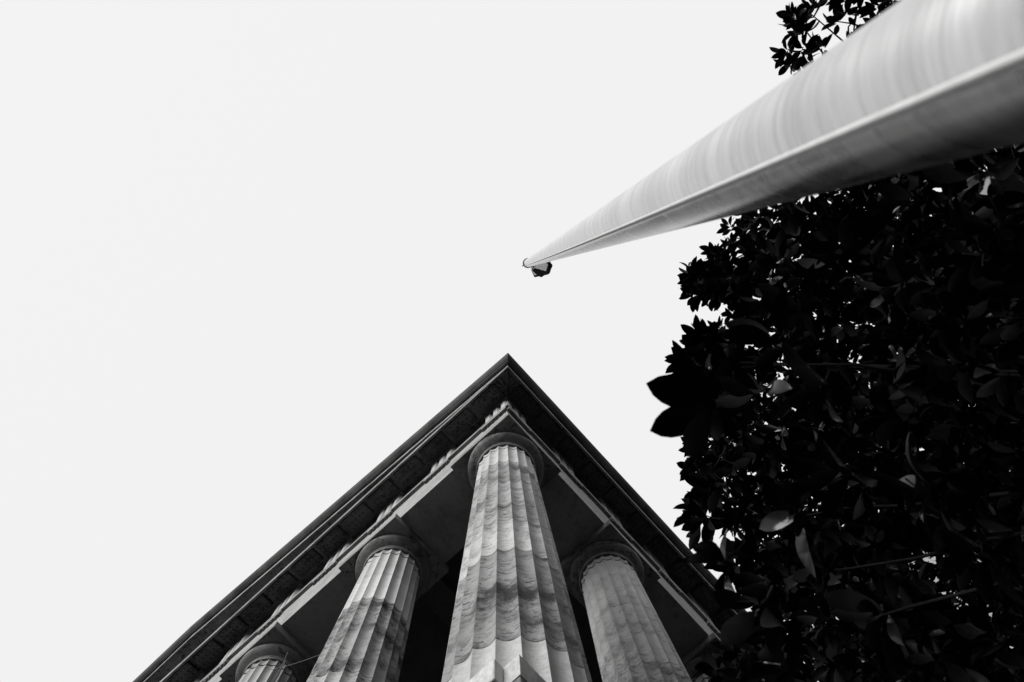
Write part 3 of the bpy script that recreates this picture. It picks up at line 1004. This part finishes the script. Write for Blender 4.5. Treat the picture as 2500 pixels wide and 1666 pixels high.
def leaf_mesh(droop, fold, wid):
    """one leaf, unit length along +X, upper face +Z"""
    v, f = [], []
    n = 7
    for i in range(n + 1):
        t = i / n
        w_ = wid * (math.sin(math.pi * t ** 1.12) ** 0.72) * 0.5 if 0 < i < n else 0.004
        z = 0.05 * math.sin(t * 3) - droop * t * t
        v += [(t, w_, z + fold * w_), (t, 0, z), (t, -w_, z + fold * w_)]
    for i in range(n):
        a, b = 3 * i, 3 * i + 3
        f += [(a + 1, b + 1, b, a), (a + 2, b + 2, b + 1, a + 1)]
    return np.array(v), f


LEAVES = [leaf_mesh(d_, f_, w_) for d_, f_, w_ in ((0.10, 0.25, 0.42), (0.22, 0.40, 0.38), (0.02, 0.15, 0.46), (0.30, 0.10, 0.40))]
LMESH = []
for lv, lf in LEAVES:
    me = bpy.data.meshes.new('leaf')
    me.from_pydata([tuple(p) for p in lv], [], lf)
    me.materials.append(M['leaf'])
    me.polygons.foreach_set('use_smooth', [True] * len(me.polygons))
    LMESH.append(me)

leaf_frames = []     # (position, x axis, y axis, z axis, length, kind)
twigs = MB()


def rosette(tip, axis, size, count, back=0.3):
    axis = axis.normalized()
    ref = Vector((0.3, 0.8, 0.2)) if abs(axis.z) > 0.8 else Vector((0, 0, 1))
    a = axis.cross(ref).normalized()
    b = axis.cross(a)
    ph = random.uniform(0, 6.28)
    for i in range(count):
        th = ph + i * 2.399 + jit(.3)
        op = R(random.uniform(38, 88)) if i > 1 else R(random.uniform(10, 40))
        d = axis * math.cos(op) + (a * math.cos(th) + b * math.sin(th)) * math.sin(op)
        d = (d + Vector((0, 0, -0.12))).normalized()
        up = axis * 0.45 + Vector((jit(.7), jit(.7), 0.75 + jit(.5)))
        up = (up - d * up.dot(d)).normalized()
        y = up.cross(d).normalized()
        z = d.cross(y)
        L = size * random.uniform(0.72, 1.15)
        pos = tip - axis * size * back * (i / count) + d * 0.02
        leaf_frames.append((pos, d, y, z, L, random.randrange(4)))


def clump(c, r, n, size, count, outward, tw=True):
    c = Vector(c)
    for _ in range(n):
        while True:
            q = Vector((jit(1), jit(1), jit(1)))
            if q.length < 1:
                break
        p = c + q * r
        axd = (q * 0.6 + outward * 0.5 + Vector((0, 0, 0.35)) + Vector((jit(.5), jit(.5), jit(.4))))
        rosette(p, axd, size, count)
        if tw:
            e = c + Vector((jit(r), jit(r), jit(r))) * 0.7 - outward * r * 0.4 - Vector((0, 0, r * 0.3))
            mid = p.lerp(e, 0.5) + Vector((jit(.05), jit(.05), jit(.05)))
            twigs.tube([p, mid, e], [0.004, 0.006, 0.009], 4, False)


def outw(c):
    d = Vector((c[0], c[1], 0)) - Vector((TRUNK.x, TRUNK.y, 0))
    return d.normalized() if d.length > 0.2 else Vector((0, 0, 1))


for c in EDGE_CLUMPS:
    clump(c[:3], c[3], max(4, int(26 * c[3])), 0.16, 8, outw(c))
for c in HIGH_CLUMPS:
    clump(c[:3], c[3], max(3, int(26 * c[3])), 0.125, 8, outw(c))
for c in INNER_CLUMPS:
    clump(c[:3], c[3], int(9 + 18 * c[3]), 0.155, 8, outw(c), False)
for c in FAR_CLUMPS:  # out-of-view crown, added to keep sky light off the columns' right sides
    clump(c[:3], c[3], 15, 0.2, 8, outw(c), False)
for c in LOW_CLUMPS:
    clump(c[:3], c[3], 6, 0.15, 8, outw(c), False)
# low sprays hanging over the viewer
SPRAYS = [(2.19, -1.15, 3.97), (2.33, -1.32, 3.79), (2.51, -1.28, 3.95), (1.68, -0.78, 3.58),
          (2.29, -1.17, 3.63), (1.67, -0.82, 3.84), (2.2, -0.81, 3.8), (2.92, -1.02, 4.15), (3.1, -1.17, 4.36), (1.99, -0.84, 3.73),
          (2.37, -0.54, 3.83), (1.59, -0.53, 3.64), (1.96, -0.41, 3.68), (2.8, -0.73, 3.93), (2.35, -0.34, 3.68)]
for c in SPRAYS:
    o_ = outw(c)
    rosette(Vector(c), o_ + Vector((jit(.4), jit(.4), 0.1 + jit(.3))), 0.165, 7)
    e = Vector(c) - o_ * 0.08 + Vector((jit(.06), jit(.06), 0.10))
    twigs.tube([Vector(c), Vector(c).lerp(e, .5) + Vector((0, 0, -.01)), e], [0.003, 0.004, 0.005], 5, False)
BIG = [((2.01, -1.38, 3.57), (1.89, -1.57, 3.58)),
       ((1.99, -1.37, 3.57), (1.8, -1.46, 3.55)),
       ((1.98, -1.38, 3.57), (1.83, -1.34, 3.5)),
       ((2.02, -1.39, 3.57), (1.99, -1.57, 3.57))]
for p0, p1 in BIG:
    p0, p1 = Vector(p0), Vector(p1)
    d = (p1 - p0).normalized()
    zz = Vector((jit(.25), jit(.25), 1.0))
    zz = (zz - d * zz.dot(d)).normalized()
    leaf_frames.append((p0, d, zz.cross(d), zz, (p1 - p0).length, 2))

# the leaves that show largest are objects of their own, the rest one mesh
inv = cam.matrix_world.inverted()
order = []
for i, (p, d, y, z, L, k) in enumerate(leaf_frames):
    c = inv @ (p + d * L * 0.5)
    depth = -c.z
    vis = depth > 0.3 and abs(c.x / depth) < 0.80 and abs(c.y / depth) < 0.54
    if vis:
        side = abs((p - CAM).normalized().dot(z))
        order.append((-(L / depth) * (0.3 + side), i))
order.sort()
single = set(i for _, i in order[:290])
V, F = [], []
for i, (p, d, y, z, L, k) in enumerate(leaf_frames):
    if i in single:
        o = bpy.data.objects.new('leaf', LMESH[k])
        COL.objects.link(o)
        o.parent = tree
        q = p - TRUNK
        mm = Matrix(((d.x * L, y.x * L, z.x * L, q.x), (d.y * L, y.y * L, z.y * L, q.y), (d.z * L, y.z * L, z.z * L, q.z), (0, 0, 0, 1)))
        o.matrix_local = mm
        continue
    lv, lf = LEAVES[k]
    rot = np.array([[d.x, y.x, z.x], [d.y, y.y, z.y], [d.z, y.z, z.z]]) * L
    off = sum(len(a) for a in V[-1:]) if False else None
    V.append(lv @ rot.T + np.array(p - TRUNK))
    F.append(k)
nv = len(LEAVES[0][0])
allv = np.concatenate(V)
f0 = np.array(LEAVES[0][1])
allf = (f0[None, :, :] + (np.arange(len(V)) * nv)[:, None, None]).reshape(-1, 4)
me = bpy.data.meshes.new('foliage')
me.vertices.add(len(allv))
me.vertices.foreach_set('co', allv.ravel())
me.loops.add(allf.size)
me.loops.foreach_set('vertex_index', allf.ravel().astype(np.int32))
me.polygons.add(len(allf))
me.polygons.foreach_set('loop_start', np.arange(0, allf.size, 4, dtype=np.int32))
me.polygons.foreach_set('use_smooth', np.ones(len(allf), dtype=bool))
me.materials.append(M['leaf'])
me.update(calc_edges=True)
me.validate()
fo = put(me, 'foliage', tree)
fo['kind'] = 'stuff'

# trunk and limbs
tr = MB()
top = Vector((4.2, 1.0, 9.5))
pts = [Vector((4.7, 1.15, -0.1)), Vector((4.68, 1.13, 0.4)), Vector((4.6, 1.1, 2.2)), Vector((4.45, 1.1, 4.5)), Vector((4.3, 1.05, 7)), top]
tr.tube([p - TRUNK for p in pts], [0.30, 0.22, 0.19, 0.15, 0.09, 0.03], 12)
tr.obj('trunk', 'bark', tree, 50)
targets = EDGE_CLUMPS[::3] + HIGH_CLUMPS[::3]
for tg in targets:
    t3 = Vector(tg[:3])
    hd = (Vector((t3.x, t3.y, 0)) - TRUNK).length
    zb = max(1.8, min(9.0, t3.z - hd * 0.55))
    a_ = Vector((4.62 - 0.042 * zb, 1.13 - 0.012 * zb, zb))
    m1 = a_.lerp(t3, 0.33) + Vector((jit(.3), jit(.3), 0.2 + jit(.3)))
    m2 = a_.lerp(t3, 0.7) + Vector((jit(.28), jit(.28), 0.1 + jit(.25)))
    lb = MB()
    q4 = [p - TRUNK for p in (a_, m1, m2, t3)]
    cv = []
    for i in range(10):
        u_ = i / 9
        w4 = ((1 - u_) ** 3, 3 * u_ * (1 - u_) ** 2, 3 * u_ * u_ * (1 - u_), u_ ** 3)
        c_ = Vector((0, 0, 0))
        for a4, p4 in zip(w4, q4):
            c_ += p4 * a4
        cv.append(c_ + Vector((jit(.02), jit(.02), jit(.02))))
    lb.tube(cv, [0.024 - 0.020 * i / 9 for i in range(10)], 7)
    lb.obj('limb', 'bark', tree, 50)
tw = twigs.obj('twigs', 'bark', tree, None, -TRUNK)
tw['kind'] = 'stuff'

# ------------------------------------------------------------------ neighbouring building, glimpsed through the leaves
nbd = empty('neighbouring_building', (4.0, 17.0, 0))
tag(nbd, 'pale stone neighbouring building glimpsed through a small gap in the leaves', 'building')
bb = MB(); bb.box(0, 22, 0, 14, 0, 27)
bb.obj('wall', 'office', nbd)
for zz, pj, hh in ((12.2, .2, .3), (17.6, .2, .3), (20.7, .22, .5), (21.3, .3, .16), (21.62, .38, .16), (22.0, .5, .5), (26.5, .9, .5)):
    cb_ = MB(); cb_.box(-pj, 22 + pj, -pj, 14, zz, zz + hh)
    cb_.obj('cornice_band', 'office', nbd)
for k in range(8):
    x = 0.5 + k * 2.8
    p_ = MB(); p_.box(x, x + 0.7, -0.16, -0.001, 1.0, 12.19)
    p_.obj('pilaster', 'office', nbd)
    for z_ in (2.0, 5.4, 8.8, 13.0):
        if k < 7:
            f_ = MB()
            x0, x1, z1 = x + 1.05, x + 2.45, z_ + (2.4 if z_ < 13 else 2.6)
            f_.box(x0 - .12, x0, -.07, -.001, z_, z1); f_.box(x1, x1 + .12, -.07, -.001, z_, z1)
            f_.box(x0 - .12, x1 + .12, -.07, -.001, z1, z1 + .14); f_.box(x0 - .16, x1 + .16, -.12, -.001, z_ - .12, z_)
            w_ = f_.obj('window', 'office', nbd)
            g_ = MB(); g_.box(x0, x1, -.02, -.001, z_, z1)
            g_.obj('pane', 'glass', w_)
